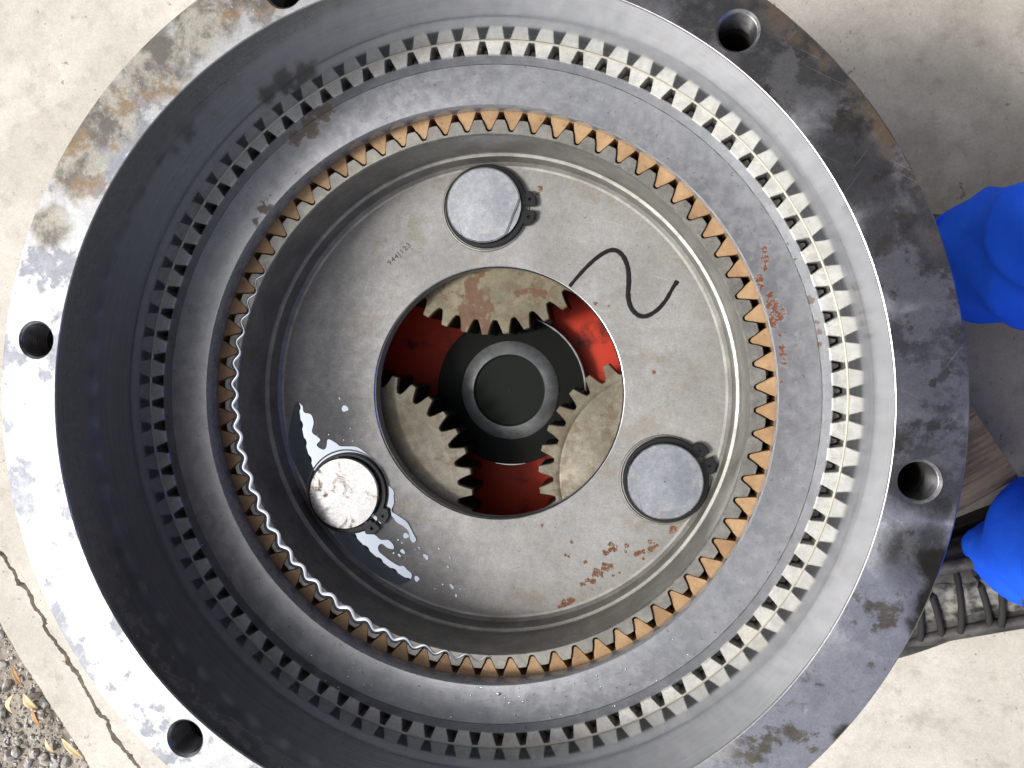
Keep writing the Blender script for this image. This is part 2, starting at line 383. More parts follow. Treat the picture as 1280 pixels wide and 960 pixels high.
def mat_planet(name, off, rusty, pale):
    m = Mat(name); a = m.noise(22, 9, .68, .2, off=off); b = m.noise(120, 5, .65, off=off + 2)
    base = m.mix(m.rng(a, .36, .64), (.13, .115, .08), pale)
    base = m.mix(m.mul(m.rng(m.noise(40, 9, .72, .2, off=off + 4), .5, .6), .8), base, (.12, .09, .055))
    ru = m.mul(m.rng(m.noise(30, 9, .68, .2, off=off + 6), .58 - .07 * rusty, .62 - .07 * rusty), .95 if rusty else .35)
    base = m.mix(ru, base, m.mix(m.noise(150, 4), (.085, .032, .013), (.14, .065, .03)))
    base = m.grain(base, .4)
    m.out(base, m.fmix(ru, .3, 0.), m.fmix(m.rng(b, .3, .7), .48, .64)); m.bump(m.math('ADD', b, a), .2, .0006); return m.m
M['planetA'] = mat_planet('rusty_planet_steel', 1., 1, (.20, .175, .11))
M['planetB'] = mat_planet('tan_planet_steel', 5.3, 0, (.20, .182, .145))
M['planetC'] = mat_planet('blotched_planet_steel', 9.6, 0, (.26, .235, .185))
M['pin'] = steel('ground_pin_steel', (.74, .75, .76), (.55, .56, .58), (.12, .24), 45, stain=.3, grain=False, bump=.05, stain_col=(.38, .32, .25), scr=.5)
M['pin2'] = steel('stained_pin_steel', (.50, .50, .50), (.42, .42, .42), (.12, .22), 62, stain=.8, grain=False, bump=.05, stain_col=(.34, .26, .16))
M['snap'] = Mat('black_spring_steel').out((.02, .02, .022), .3, .22).m
M['ink'] = Mat('black_marker_ink').out((.01, .01, .011), 0., .5, spec=.15).m
M['engrave'] = Mat('dark_stamped_metal').out((.055, .055, .055), .3, .6).m
M['rim'] = steel('worn_edge_and_glint', (.55, .55, .55), (.42, .42, .41), (.14, .26), 90, grain=False, bump=0)  # worn edges of bore and opening, also the shaped highlight on the collar
def mat_red():
    m = Mat('oily_red_paint'); a = m.noise(28, 8, .66, .25); sm = m.rng(a, .50, .70)
    base = m.mix(sm, (.48, .04, .018), (.04, .007, .006)); m.out(base, 0., m.fmix(sm, .5, .4), spec=.2); return m.m
M['red'] = mat_red()
M['blackoil'] = Mat('black_oily_steel').out((.012, .013, .012), 0., .35, spec=.03).m
M['plug'] = Mat('dull_black_steel').out((.015, .018, .015), 0., .5, spec=.04).m
M['shaftring'] = steel('brushed_grey_chamfer', (.30, .31, .325), (.16, .165, .175), (.4, .55), 45, grain=False, metal=.4)
def mat_oil(name, col, metal=.92):
    return Mat(name).out(col, metal, .015).m
M['oil'] = mat_oil('oil_film_on_steel', (.34, .38, .44))
M['meniscus'] = mat_oil('oil_meniscus', (.58, .62, .67))
def mat_concrete():
    m = Mat('weathered_concrete'); a = m.noise(5, 8, .62, .6); b = m.noise(45, 7, .65, off=3.); f = m.noise(500, 3, .6)
    base = m.mix(m.rng(a, .35, .66), (.50, .47, .415), (.63, .60, .54))
    base = m.mix(m.mul(m.rng(b, .52, .68), .35), base, (.28, .255, .21))
    st = m.rng(m.noise(9, 8, .7, .2, off=21.), .55, .68); base = m.mix(m.mul(st, .22), base, (.27, .235, .185))
    sp = m.rng(m.noise(95, 6, .7, .2, off=8.), .635, .69); base = m.mix(m.mul(sp, .75), base, (.14, .125, .10))
    dk = m.mul(m.blobs([(.45, .33, .07), (.50, .25, .09), (.42, .25, .05), (.56, .36, .08)], .3, 22, .9, 8), .35); base = m.mix(dk, base, (.17, .155, .135))
    base = m.grain(base, .22, 400)
    m.out(base, 0., .85); m.bump(m.math('ADD', m.mul(f, .5), b), .35, .0015); return m.m
M['concrete'] = mat_concrete()
def mat_soil():
    m = Mat('dry_soil'); a = m.noise(30, 7, .65, .5); b = m.noise(300, 4, .7)
    m.out(m.mix(m.rng(a, .35, .65), (.24, .205, .17), (.42, .375, .32)), 0., .95); m.bump(m.math('ADD', a, b), .6, .004); return m.m
M['soil'] = mat_soil()
def mat_stone():
    m = Mat('gravel_stone'); oi = m.n('ShaderNodeNewGeometry'); r = oi.outputs['Random Per Island']; a = m.noise(200, 4)
    cr = m.n('ShaderNodeValToRGB'); m.put(cr.inputs[0], r); e = cr.color_ramp.elements
    e[0].color = (.2, .18, .155, 1); e[1].color = (.80, .79, .77, 1)
    for p, c in ((.3, (.36, .33, .29, 1)), (.55, (.5, .47, .42, 1)), (.75, (.58, .59, .62, 1))): k = e.new(p); k.color = c
    m.out(m.mix(m.rng(a, .3, .7, 0, .4), cr.outputs[0], (.2, .18, .15)), 0., .75); return m.m
M['stone'] = mat_stone()
def mat_leaf(name, c1, c2):
    m = Mat(name); m.out(m.mix(m.rng(m.noise(120, 4), .3, .7), c1, c2), 0., .6); return m.m
M['leaf_tan'] = mat_leaf('dry_tan_leaf', (.62, .45, .22), (.72, .62, .42)); M['leaf_orange'] = mat_leaf('dry_orange_leaf', (.40, .19, .07), (.5, .32, .15))
def mat_wood():
    m = Mat('weathered_timber')
    g = m.noise(1, 6, .65, .6, stretch=(260, 14, 60)); b = m.noise(14, 6, .65, .6, off=3.)
    base = m.mix(m.rng(g, .35, .65), (.16, .12, .08), (.38, .30, .20))
    base = m.mix(m.mul(m.rng(b, .46, .64), .65), base, (.12, .095, .065)); m.out(base, 0., .8); m.bump(g, .4, .002); return m.m
M['wood'] = mat_wood()
def mat_cloth():
    m = Mat('bright_blue_workwear'); a = m.noise(12, 5, .6); f = m.noise(900, 2)
    base = m.mix(m.rng(a, .35, .65), (.016, .11, .88), (.022, .145, 1.0)); m.out(base, 0., .8)
    m.b.inputs['Specular IOR Level'].default_value = .1
    m.bump(m.math('ADD', f, m.mul(m.noise(30, 5, .6, .8, off=2.), 3.)), .25, .002); return m.m
M['cloth'] = mat_cloth()
def mat_boot():
    m = Mat('dusty_boot_leather'); a = m.noise(40, 6, .65, .5); f = m.noise(300, 3)
    m.out(m.mix(m.rng(a, .38, .64), (.025, .024, .023), (.085, .08, .074)), 0., .65); m.bump(f, .25, .001); return m.m
M['boot'] = mat_boot()
M['sole'] = Mat('black_rubber_sole').out((.025, .024, .023), 0., .7).m
M['lace'] = Mat('black_boot_lace').out((.02, .02, .02), 0., .8).m
M['tongue'] = mat_leaf('pale_dusty_tongue', (.03, .028, .026), (.27, .255, .23))
M['piping'] = Mat('dull_red_piping').out((.22, .035, .03), 0., .7).m
M['jacket'] = Mat('dark_jacket_cloth').out((.03, .03, .034), 0., .85).m
M['skin'] = Mat('skin').out((.42, .25, .18), 0., .5).m
M['hair'] = Mat('dark_hair').out((.03, .022, .016), 0., .6).m

# ------------------------------------------------------------------ ground
G = -0.45
slab_edge = [(-.6908, -.2669), (-.6693, -.3011), (-.6341, -.3566), (-.6021, -.4009), (-.5526, -.4726), (-.5369, -.4984)]
crack = [(-.6891, -.1816), (-.6676, -.2109), (-.6356, -.2547), (-.6112, -.2915), (-.6039, -.3081), (-.5827, -.335), (-.5616, -.3627), (-.5461, -.3946), (-.5272, -.4163), (-.5043, -.4465), (-.4856, -.467)]
def rough_line(P, amp, n, seed):
    P = catmull(P, n, closed=False); out = []
    for i, (x, y) in enumerate(P):
        q = mnoise.noise_vector(Vector((x * 60, y * 60, seed))) * amp + mnoise.noise_vector(Vector((x * 300, y * 300, seed))) * amp * .45
        out.append((x + q.x, y + q.y))
    return out
E0 = rough_line(slab_edge, .0022, 10, 1.3)
ed = Vector((.56, -.83))       # direction of the slab edge
E_full = [(E0[0][0] - ed.x * 5, E0[0][1] - ed.y * 5)] + E0 + [(E0[-1][0] + ed.x * 5, E0[-1][1] + ed.y * 5)]
C0 = rough_line(crack, .0040, 14, 4.1)
wid = [.0007 + .0016 * abs(mnoise.noise(Vector((i * .17, 2, 0)))) * 2 + .0008 * abs(mnoise.noise(Vector((i * .9, 7, 0)))) for i in range(len(C0))]
cn = Vector((-.83, -.56))
C_out = [(x + cn.x * w, y + cn.y * w) for (x, y), w in zip(C0, wid)]
C_in = [(x - cn.x * w, y - cn.y * w) for (x, y), w in zip(C0, wid)]
far = lambda p, s: (p[0] + ed.x * 5 * s, p[1] + ed.y * 5 * s)
kerb = E_full + [far(C_out[-1], 1)] + C_out[::-1] + [far(C_out[0], -1)]
tag(obj('concrete_kerb', sheet(kerb, G - .05, .05, inset=.0012), M['concrete'], sharp=20), kind='structure')
slab = [far(C_in[0], -1)] + C_in + [far(C_in[-1], 1), (6, -6), (6, 6), (-3, 6)]
tag(obj('concrete_floor', sheet(slab, G - .05, .05, inset=.0012), M['concrete'], sharp=20), kind='structure')
bm = bmesh.new(); bmesh.ops.create_grid(bm, x_segments=2, y_segments=2, size=60, matrix=Matrix.Translation((0, 0, G - .018)))
tag(obj('ground', bm, M['soil'], sharp=0), kind='structure')
# gravel, leaves
on = Vector((-.83, -.56)); GV, GF = [], []; ICO = {}
for sub in (1, 2):
    b_ = bmesh.new(); bmesh.ops.create_icosphere(b_, subdivisions=sub, radius=1)
    ICO[sub] = ([v.co.copy() for v in b_.verts], [tuple(v.index for v in f.verts) for f in b_.faces]); b_.free()
def add_stone(x, y, r):
    vs, fs = ICO[2 if r > .003 else 1]
    m = Matrix.Translation((x, y, G - .018 + r * .35)) @ Matrix.Rotation(rnd.uniform(0, 6), 4, (rnd.random(), rnd.random(), 1)) @ Matrix.Diagonal((r, r * rnd.uniform(.6, .9), r * rnd.uniform(.45, .75), 1))
    sd = Vector((rnd.uniform(0, 99), 0, 0)); n0 = len(GV)
    GV.extend(m @ (v + mnoise.noise_vector(v * 1.1 + sd) * .28) for v in vs)
    GF.extend(tuple(i + n0 for i in f) for f in fs)
for k in range(7000):
    t = rnd.uniform(-.25, .55); d = rnd.uniform(.003, .30) if k % 3 else rnd.uniform(.003, .12)
    p = Vector(slab_edge[1]) + ed * t + on * d
    r = min(.0075, .0015 * math.exp(rnd.gauss(0, .6)))
    if k < 260: r = rnd.uniform(.004, .0085)
    add_stone(p.x, p.y, r)
gm = bpy.data.meshes.new('gravel'); gm.from_pydata(GV, [], GF)
tag(link('gravel', gm, M['stone'], sharp=18), 'loose mixed gravel beyond the concrete edge', kind='stuff')
def leaf(px, ang, L, W, curl, mat, label):
    b = bmesh.new(); rows = []
    for i in range(9):
        t = i / 8; w = W * math.sin(math.pi * min(max(t, .03), .97)) ** .8
        rows.append([b.verts.new((t * L - L / 2, s * w + curl * L * (t - .5) ** 2, .003 + .004 * math.sin(t * 3) + abs(s) * w * .35)) for s in (-1, -.5, 0, .5, 1)])
    for A, B in zip(rows, rows[1:]):
        for k in range(4): b.faces.new((A[k], A[k + 1], B[k + 1], B[k]))
    o = obj('dry_leaf', b, M[mat], sharp=60); o.location = (px[0], px[1], G - .010); o.rotation_euler = (rnd.uniform(-.2, .2), rnd.uniform(-.2, .2), ang)
    sm = o.modifiers.new('thickness', 'SOLIDIFY'); sm.thickness = .0004
    return tag(o, label, 'leaf', 'dry leaves on the gravel')

# ------------------------------------------------------------------ unseen open fronted shed, added to darken sky light and reflections; eave parallel to slab edge
eave_a = math.atan2(ed.y, ed.x)
M['unseen_roof'] = steel('unseen_roof_sheet', (.075, .07, .065), (.05, .047, .045), (.6, .8), 6, grain=False, metal=0., bump=0)
M['boards'] = steel('unseen_wall_boards', (.16, .12, .085), (.10, .08, .06), (.7, .9), 6, grain=False, metal=0., bump=0)
inn = Vector((.83, .56))
bm = bmesh.new(); cc = inn * (2.6 + EAVE); zr = G + 2.75
L = []
for i in range(121):           # corrugated sheet
    u = -6 + 12 * i / 120; zz = zr + .018 * math.cos(i * math.pi / 2)
    L.append([bm.verts.new((*(inn * (EAVE + q) + ed * u), zz + q * .12)) for q in (0, 5.2)])
for A, B in zip(L, L[1:]): bm.faces.new((A[0], A[1], B[1], B[0]))
rf = obj('unseen_roof', bm, M['unseen_roof'], sharp=0); sm = rf.modifiers.new('thickness', 'SOLIDIFY'); sm.thickness = .004
tag(rf, kind='structure')
bm = bmesh.new(); box(bm, (*(inn * (EAVE + 5.0)), G + 1.6), (.12, 11.5, 3.3), math.atan2(inn.y, inn.x))
tag(obj('unseen_back_wall', bm, M['boards'], sharp=0), kind='structure')

# ------------------------------------------------------------------ gear housing
HOLE_R = .2765
housing = empty('gear_housing', (0, 0, -.36))
tag(housing, 'large round steel gear housing with stained bolt flange around polished bore', 'gear housing')
def under(o, root):
    o.parent = root; o.matrix_parent_inverse = Matrix.Translation(root.location).inverted()
    return o
prof = [(.2605, 0), (.2601, -.0004), (.2601, -.006), (.2601, -.03), (.2601, -.06), (.2601, -.1116),
        (.2601, -.1130), (.262, -.1135), (.262, -.152), (.238, -.175), (.225, -.19), (.225, -.3595), (.25, -.3595), (.25, -.20), (.270, -.165), (.276, -.094), (.2985, -.088), (.3, -.0865), (.3, -.0012), (.2990, 0)]
fl = obj('flange_body', lathe(prof, 288, close=True), M['flange'])
cut = bmesh.new()
for k in range(6):
    a = R(51.5 + 60 * k); cx, cy = HOLE_R * math.cos(a), HOLE_R * math.sin(a)
    p = [(.0128, .004), (.0128, .0002), (.0112, -.0016)]
    z = -.0016
    for q in range(20): p += [(.0114, z - .0008), (.0109, z - .0016)]; z -= .0016
    p += [(.0107, -.072), (.001, -.076)]
    lathe(p, 40, cx=cx, cy=cy, bm=cut, cap=True)
co = obj('cutter', cut, M['thread'], sharp=0)
md = fl.modifiers.new('holes', 'BOOLEAN'); md.operation = 'DIFFERENCE'; md.object = co; md.solver = 'EXACT'
bake(fl); bpy.data.objects.remove(co)
me = fl.data
me.materials.clear()
for k in ('flange', 'bore', 'cast', 'thread', 'chamfer'): me.materials.append(M[k])
for p in me.polygons:
    c = p.center; r = math.hypot(c.x, c.y)
    p.material_index = 0
    if r < .2603 and c.z < -.0002: p.material_index = 1
    elif r < .2611 and c.z < -.001: p.material_index = 1
    elif (c.z < -.026 and r > .262): p.material_index = 2
    else:
        for k in range(6):
            a = R(51.5 + 60 * k)
            if math.hypot(c.x - HOLE_R * math.cos(a), c.y - HOLE_R * math.sin(a)) < .0129 and c.z < -.0003: p.material_index = 4 if c.z > -.0017 and abs(p.normal.z) > .3 else 3
smooth(fl, 28); under(fl, housing)
# internal teeth at the foot of the bore
rows = [(-.5, .2500), (-.38, .2499), (-.25, .2500), (-.125, .2582), (-.09, .2592), (.09, .2592), (.125, .2582), (.25, .2500), (.38, .2499)]
NO, PH = 90, 1.3
ol = tooth_loop(NO, PH, rows)
under(obj('internal_teeth', toothed(ol, .2618, -.1108, -.150, .0004, external=False), M['lightteeth'], sharp=25), housing)
M['oilline'] = Mat('yellowish_oil_line').out((.46, .43, .34), .35, .35).m
under(obj('oil_line', lathe([(.2602, -.1101), (.2598, -.1104), (.2594, -.1107)], 288), M['oilline']), housing)
# bright worn line at the bore mouth
under(obj('bore_edge', lathe([(.2608, .0002), (.2603, -.0001), (.2600, -.0007)], 288), M['rim']), housing)

# ------------------------------------------------------------------ coupling ring
ringT = empty('coupling_ring', (0, 0, -.19))
tag(ringT, 'broad flat steel ring with rust specks, lying between bore and copper teeth', 'steel ring')
prof = [(.2147, -.1312), (.2134, -.1120), (.2139, -.1110), (.2424, -.1110), (.2433, -.1119), (.2500, -.1124), (.2507, -.1130), (.2507, -.150), (.2165, -.150), (.2165, -.1312)]
o = obj('ring_plate', lathe(prof, 288, close=True), M['ring']); me = o.data; me.materials.append(M['polish'])
for p in me.polygons:
    if math.hypot(p.center.x, p.center.y) < .2145: p.material_index = 1
under(o, ringT)
rows = [(-.5, .2495), (-.26, .2497), (-.22, .2503), (-.09, .2570), (-.055, .2578), (.055, .2578), (.09, .2570), (.22, .2503), (.26, .2497)]
under(obj('outer_teeth', toothed(tooth_loop(NO, PH, rows), .245, -.1250, -.16, .0004), M['darkteeth'], sharp=25), ringT)
NI, PI_ = 75, 2.3
rows = [(-.5, .2146), (-.405, .2145), (-.385, .2132), (-.33, .2105), (-.20, .2054), (-.11, .2021), (-.065, .2012), (0, .2009), (.065, .2012), (.11, .2021), (.20, .2054), (.33, .2105), (.385, .2132), (.405, .2145)]
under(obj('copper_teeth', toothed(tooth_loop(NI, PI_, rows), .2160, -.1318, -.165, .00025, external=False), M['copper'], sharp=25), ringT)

# ------------------------------------------------------------------ planet carrier
carrier = empty('planet_carrier', (0, 0, -.30))
tag(carrier, 'grey toothed planet carrier drum whose floor plate has a round centre opening', 'planet carrier')
rows = [(-.5, .2082), (-.33, .2081), (-.305, .2076), (-.21, .2045), (-.125, .2008), (-.08, .1996), (0, .1993), (.08, .1996), (.125, .2008), (.21, .2045), (.305, .2076), (.33, .2081)]
under(obj('toothed_rim', toothed(tooth_loop(NI, PI_, rows), .1965, -.1298, -.20, .0004, inner_ch=.0011), M['greygear'], sharp=25), carrier)
Zp = -.192
prof = [(.1966, -.1307), (.1962, -.1325), (.1957, -.150), (.1950, -.165), (.1946, -.1745), (.1938, -.1756), (.1915, -.1765), (.1908, -.1850), (.1897, -.1893), (.1870, -.1916), (.1850, Zp)]
under(obj('drum_wall', lathe(prof, 288), M['carrierwall'], sharp=20), carrier)
prof = [(.1852, Zp), (.1049, Zp), (.1040, Zp - .0009), (.1040, Zp - .0150), (.1046, Zp - .016), (.192, Zp - .016), (.192, -.30), (.195, -.30)]
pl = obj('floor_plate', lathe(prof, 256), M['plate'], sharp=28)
pl.data.materials.append(M['blackoil'])
for p in pl.data.polygons:
    if p.center.z < Zp - .0155: p.material_index = 1
under(pl, carrier)
under(obj('opening_edge', lathe([(.1053, Zp + .0003), (.1047, Zp + .0001), (.1037, Zp - .0011), (.1037, Zp - .0022)], 256), M['rim']), carrier)
mk = [(.0575, .0840), (.0603, .0876), (.0668, .0953), (.074, .103), (.0817, .11), (.0895, .115), (.0959, .1165), (.101, .1142), (.1049, .109), (.1075, .1012), (.1082, .0909), (.1076, .0806), (.1089, .0729), (.1115, .0677), (.1159, .0638), (.1211, .0628), (.1268, .065), (.1325, .0694), (.1381, .0764), (.1431, .0853), (.1469, .091)]
mk = [p for p in mk if math.hypot(*p) > .1052]
mp = catmull(mk, 6, closed=False); n = len(mp)
w = [.0014 + .0006 * math.sin(i / n * 3.1) + .0003 * mnoise.noise(Vector((i * .4, 0, 0))) + (.0005 if i > n - 5 else 0) for i in range(n)]
under(obj('marker_squiggle', ribbon(mp, w, Zp + .0001, .0001), M['ink']), carrier)
# stamped number
def text(body, size, mat, loc, rz, parent, name):
    cu = bpy.data.curves.new(name, 'FONT'); cu.body = body; cu.size = size; cu.extrude = .00005; cu.resolution_u = 3; cu.space_character = 1.25
    t = bpy.data.objects.new(name, cu); COL.objects.link(t)
    me = bpy.data.meshes.new_from_object(t.evaluated_get(bpy.context.evaluated_depsgraph_get())); bpy.data.objects.remove(t)
    me.materials.clear(); o = link(name, me, mat, None, 0); o.location = loc; o.rotation_euler = (0, 0, rz)
    return under(o, parent)
text('944J123', .0062, M['engrave'], (-.0908, .1068, Zp + .0002), math.atan2(.0184, .0194) - .04, carrier, 'stamped_number')

# ------------------------------------------------------------------ planet pins and retaining rings
PITCH = .1538
pin_info = [(93.33, 'top', M['pin'], 'round steel planet pin with a chipped flat, above the central opening', -4),
            (213.33, 'left', M['pin2'], 'brown stained planet pin standing in the spilled oil', -42),
            (-26.67, 'right', M['pin'], 'bright clean planet pin with curved scratches beside the rust specks', 31)]
ring_lab = {'top': 'black retaining ring around the chipped planet pin', 'left': 'oil wet black retaining ring around the brown stained planet pin', 'right': 'black retaining ring around the bright scratched planet pin'}
PZ = -.1805
snap_mesh = None
for ang, key, mat, lab, ear in pin_info:
    c = Vector((PITCH * math.cos(R(ang)), PITCH * math.sin(R(ang)), 0))
    pr = .0303
    if key == 'top':
        bm = lathe([(pr, Zp - .01), (pr, PZ - .0035), (.0005, PZ - .0035)], 96)
        ca = math.atan2(-.0047, .0158) + .0   # middle of the cut
        q1, q2 = Vector((.0215, .1599)) - c.xy, Vector((.0113, .134)) - c.xy
        nrm = (q2 - q1).normalized(); nrm = Vector((-nrm.y, nrm.x))
        if nrm.dot(q1) < 0: nrm = -nrm
        dd = nrm.dot((q1 + q2) / 2)
        pts = []
        for i in range(96):
            v = Vector((pr * math.cos(TAU * i / 96), pr * math.sin(TAU * i / 96)))
            if v.dot(nrm) > dd: v -= nrm * (v.dot(nrm) - dd)
            pts.append((v.x, v.y))
        sheet(offset_loop(pts, .00002), PZ - .0036, .0030, bm)
        sheet(offset_loop(pts, .00001), PZ - .0009, .0009, bm, inset=.0008)
    else:
        bm = lathe([(pr, Zp - .01), (pr, PZ - .0009), (pr - .0009, PZ), (.0005, PZ)], 96)
    o = obj('planet_pin', bm, mat, sharp=28); o.location = (c.x, c.y, 0)
    tag(o, lab, 'pin', 'planet pins')
    # retaining ring: open band and two lugs with plier holes
    rt = empty('retaining_ring', (c.x, c.y, Zp), R(ear))
    tag(rt, ring_lab[key], 'retaining ring', 'retaining rings on the planet pins')
    if snap_mesh is None:
        bm = bmesh.new(); L = []; n = 88; a0 = R(5); zb, zt = .0022, .0052
        for i in range(n + 1):
            a = a0 + (TAU - 2 * a0) * i / n; ro = .0342 + .0010 * math.cos(a)
            L.append([bm.verts.new((r * math.cos(a), r * math.sin(a), z)) for r, z in ((.0305, zb), (.0305, zt - .0004), (.0309, zt), (ro - .0006, zt), (ro, zt - .0006), (ro, zb))])
        for A, B in zip(L, L[1:]):
            for k in range(6): bm.faces.new((A[k], A[(k + 1) % 6], B[(k + 1) % 6], B[k]))
        bm.faces.new(L[0]); bm.faces.new(L[-1]); bmesh.ops.recalc_face_normals(bm, faces=bm.faces)
        snap_mesh = bpy.data.meshes.new('band'); bm.to_mesh(snap_mesh); bm.free()
        def lug(s):
            bm = bmesh.new(); m = 40; hc = Vector((.0375 * math.cos(s * R(11)), .0375 * math.sin(s * R(11)))); out = []
            for i in range(m):        # rounded lug outline seen from the hole
                a = TAU * i / m; d = Vector((math.cos(a), math.sin(a))); t = 0
                while t < .02:
                    q = hc + d * (t + .0002); rr = q.length; th = s * math.degrees(math.atan2(q.y, q.x))
                    lim = .0425 - max(0, th - 14) * .00045 - max(0, 4.0 - th) * .0006
                    if rr < .0343 or rr > lim or th < 2.2 or th > 22: break
                    t += .0002
                out.append(hc + d * t)
            hol = [hc + Vector((math.cos(TAU * i / m), math.sin(TAU * i / m))) * .0015 for i in range(m)]
            hi = lambda P, z: [bm.verts.new((p.x, p.y, z)) for p in P]
            ins = [p + (hc - p).normalized() * .0005 for p in out]
            strips(bm, [hi(out, .0018), hi(out, .0048), hi(ins, .0053), hi(hol, .0053), hi(hol, .0012)])
            bmesh.ops.recalc_face_normals(bm, faces=bm.faces)
            me = bpy.data.meshes.new('lug'); bm.to_mesh(me); bm.free(); return me
        lug_meshes = [lug(1), lug(-1)]
        link('band', snap_mesh, M['snap'], rt)
        for me in lug_meshes: link('lug', me, M['snap'], rt)
    else:
        for nm, me in (('band', snap_mesh), ('lug', lug_meshes[0]), ('lug', lug_meshes[1])):
            k = bpy.data.objects.new(nm, me); COL.objects.link(k); k.parent = rt
    # bright counterbore edge around the pin on the plate
    under(obj('pin_seat', lathe([(.0368, Zp + .0001), (.0362, Zp + .0009), (.0352, Zp + .0010), (.0346, Zp + .0002)], 96, cx=c.x, cy=c.y), M['carrierwall']), carrier)

# ------------------------------------------------------------------ planet gears
rows = [(-.5, .0921), (-.41, .0924), (-.37, .0932), (-.27, .0970), (-.17, .1030), (-.145, .1042), (-.12, .1045), (.12, .1045), (.145, .1042), (.17, .1030), (.27, .0970), (.37, .0932), (.41, .0924)]
pl_lab = {'top': 'rust patched planet gear, topmost in the central opening', 'left': 'tan planet gear in shade, on the oily side of the opening', 'right': 'pale blotched planet gear, on the bright rust specked side of the opening'}
phase = {'top': 7.7, 'left': 9.4, 'right': 7.6}
for (ang, key, _, _, _), pm in zip(pin_info, (M['planetA'], M['planetB'], M['planetC'])):
    c = Vector((PITCH * math.cos(R(ang)), PITCH * math.sin(R(ang)), 0))
    bm = toothed(tooth_loop(36, phase[key], rows), .0895, -.2100, -.262, .0006)
    gd = .0006 if key == 'right' else .0001
    lathe([(.0896, -.2100), (.0885, -.2100), (.0868, -.2100 - gd), (.0850, -.2100), (.05, -.2098), (.0305, -.2098)], 128, bm=bm)
    o = obj('planet_gear', bm, pm, sharp=25); o.location = (c.x, c.y, 0); o.data.materials.append(M['blackoil'])
    for p in o.data.polygons:
        if p.center.z < -.219: p.material_index = 1
    tag(o, pl_lab[key], 'gear', 'planet gears')

# ------------------------------------------------------------------ shaft end and red plate below
sh = empty('centre_shaft', (0, 0, -.285))
tag(sh, 'black oily centre shaft end with a grey chamfer ring', 'shaft')
under(obj('collar', lathe([(.0682, -.2848), (.0682, -.2702), (.0676, -.2696), (.045, -.2690)], 160), M['blackoil']), sh)
under(obj('chamfer_ring', lathe([(.0450, -.2688), (.0440, -.2672), (.0345, -.2612), (.0328, -.2606)], 160), M['shaftring']), sh)
under(obj('end_plug', lathe([(.0329, -.2608), (.0318, -.2612), (.0312, -.2625), (.0005, -.2620)], 128), M['plug']), sh)
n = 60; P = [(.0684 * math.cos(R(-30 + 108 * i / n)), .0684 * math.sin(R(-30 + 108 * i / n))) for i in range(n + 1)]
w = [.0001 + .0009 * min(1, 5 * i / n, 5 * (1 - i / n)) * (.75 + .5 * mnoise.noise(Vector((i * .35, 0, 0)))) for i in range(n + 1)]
under(obj('collar_edge_glint', ribbon(P, w, -.2694, .0003), M['rim']), sh)  # highlight on the collar rim, shaped as an arc over its lit side only
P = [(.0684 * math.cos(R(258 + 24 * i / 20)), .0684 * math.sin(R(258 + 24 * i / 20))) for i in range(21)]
under(obj('collar_edge_glint', ribbon(P, [.0001 + .0005 * math.sin(i / 20 * 3.14) for i in range(21)], -.2694, .0003), M['rim']), sh)  # small glint low on the collar rim, likewise built as a bright ribbon
o = obj('red_plate', lathe([(.069, -.2850), (.188, -.2850), (.188, -.295)], 160), M['red'])
tag(o, 'oil smeared red painted plate deep inside the central opening', 'plate')

# ------------------------------------------------------------------ oil
pudA = [(-.1754, -.011), (-.1686, -.0113), (-.167, -.0169), (-.1607, -.0189), (-.1583, -.0258), (-.1598, -.0339), (-.155, -.0378), (-.1525, -.0408), (-.1557, -.0452), (-.1505, -.0487), (-.1474, -.0467), (-.1459, -.0399), (-.1391, -.0426), (-.1349, -.0455), (-.1277, -.0456), (-.1195, -.0463), (-.1113, -.0517), (-.1021, -.0589), (-.097, -.0667), (-.094, -.0766), (-.0879, -.0834), (-.0886, -.0943), (-.091, -.1003), (-.0962, -.1084), (-.1034, -.1136), (-.1136, -.1119), (-.1301, -.1083), (-.1509, -.1048), (-.169, -.075), (-.1815, -.045)]
pudB = [(-.0883, -.0863), (-.0876, -.0933), (-.0898, -.0998), (-.0847, -.1032), (-.0768, -.1086), (-.0732, -.1142), (-.0703, -.1197), (-.0684, -.1239), (-.0708, -.1263), (-.0737, -.1241), (-.0754, -.1171), (-.0797, -.1129), (-.0855, -.1096), (-.0898, -.1044), (-.0935, -.1041), (-.0972, -.1092), (-.1016, -.1136), (-.1052, -.1148), (-.103, -.1108), (-.0971, -.1028), (-.0935, -.0963), (-.0905, -.0891)]
pudC = [(-.134, -.1159), (-.1251, -.1171), (-.1192, -.1176), (-.1111, -.1181), (-.1045, -.1208), (-.0994, -.1246), (-.0928, -.1247), (-.0885, -.1288), (-.0885, -.1324), (-.0936, -.1318), (-.0987, -.1284), (-.1016, -.1306), (-.1009, -.1349), (-.0958, -.139), (-.09, -.1431), (-.0835, -.1464), (-.0798, -.1463), (-.0762, -.1497), (-.0726, -.1531), (-.0741, -.1581), (-.084, -.1625), (-.10, -.157), (-.118, -.145), (-.134, -.131), (-.141, -.122)]
for pts, z, lab in ((pudA, .0006, 'oil puddle spread behind the brown stained pin towards the drum wall'), (pudB, .0010, 'thin branching oil trickle running from the wet retaining ring lugs'), (pudC, .0006, 'long pointed oil puddle between the brown stained pin and drum wall')):
    tag(obj('oil_puddle', sheet(catmull(pts, 5), Zp + .0001, z, inset=.0002), M['oil'], sharp=20), lab, 'oil puddle', 'oil puddles on the carrier plate')
bm = bmesh.new()
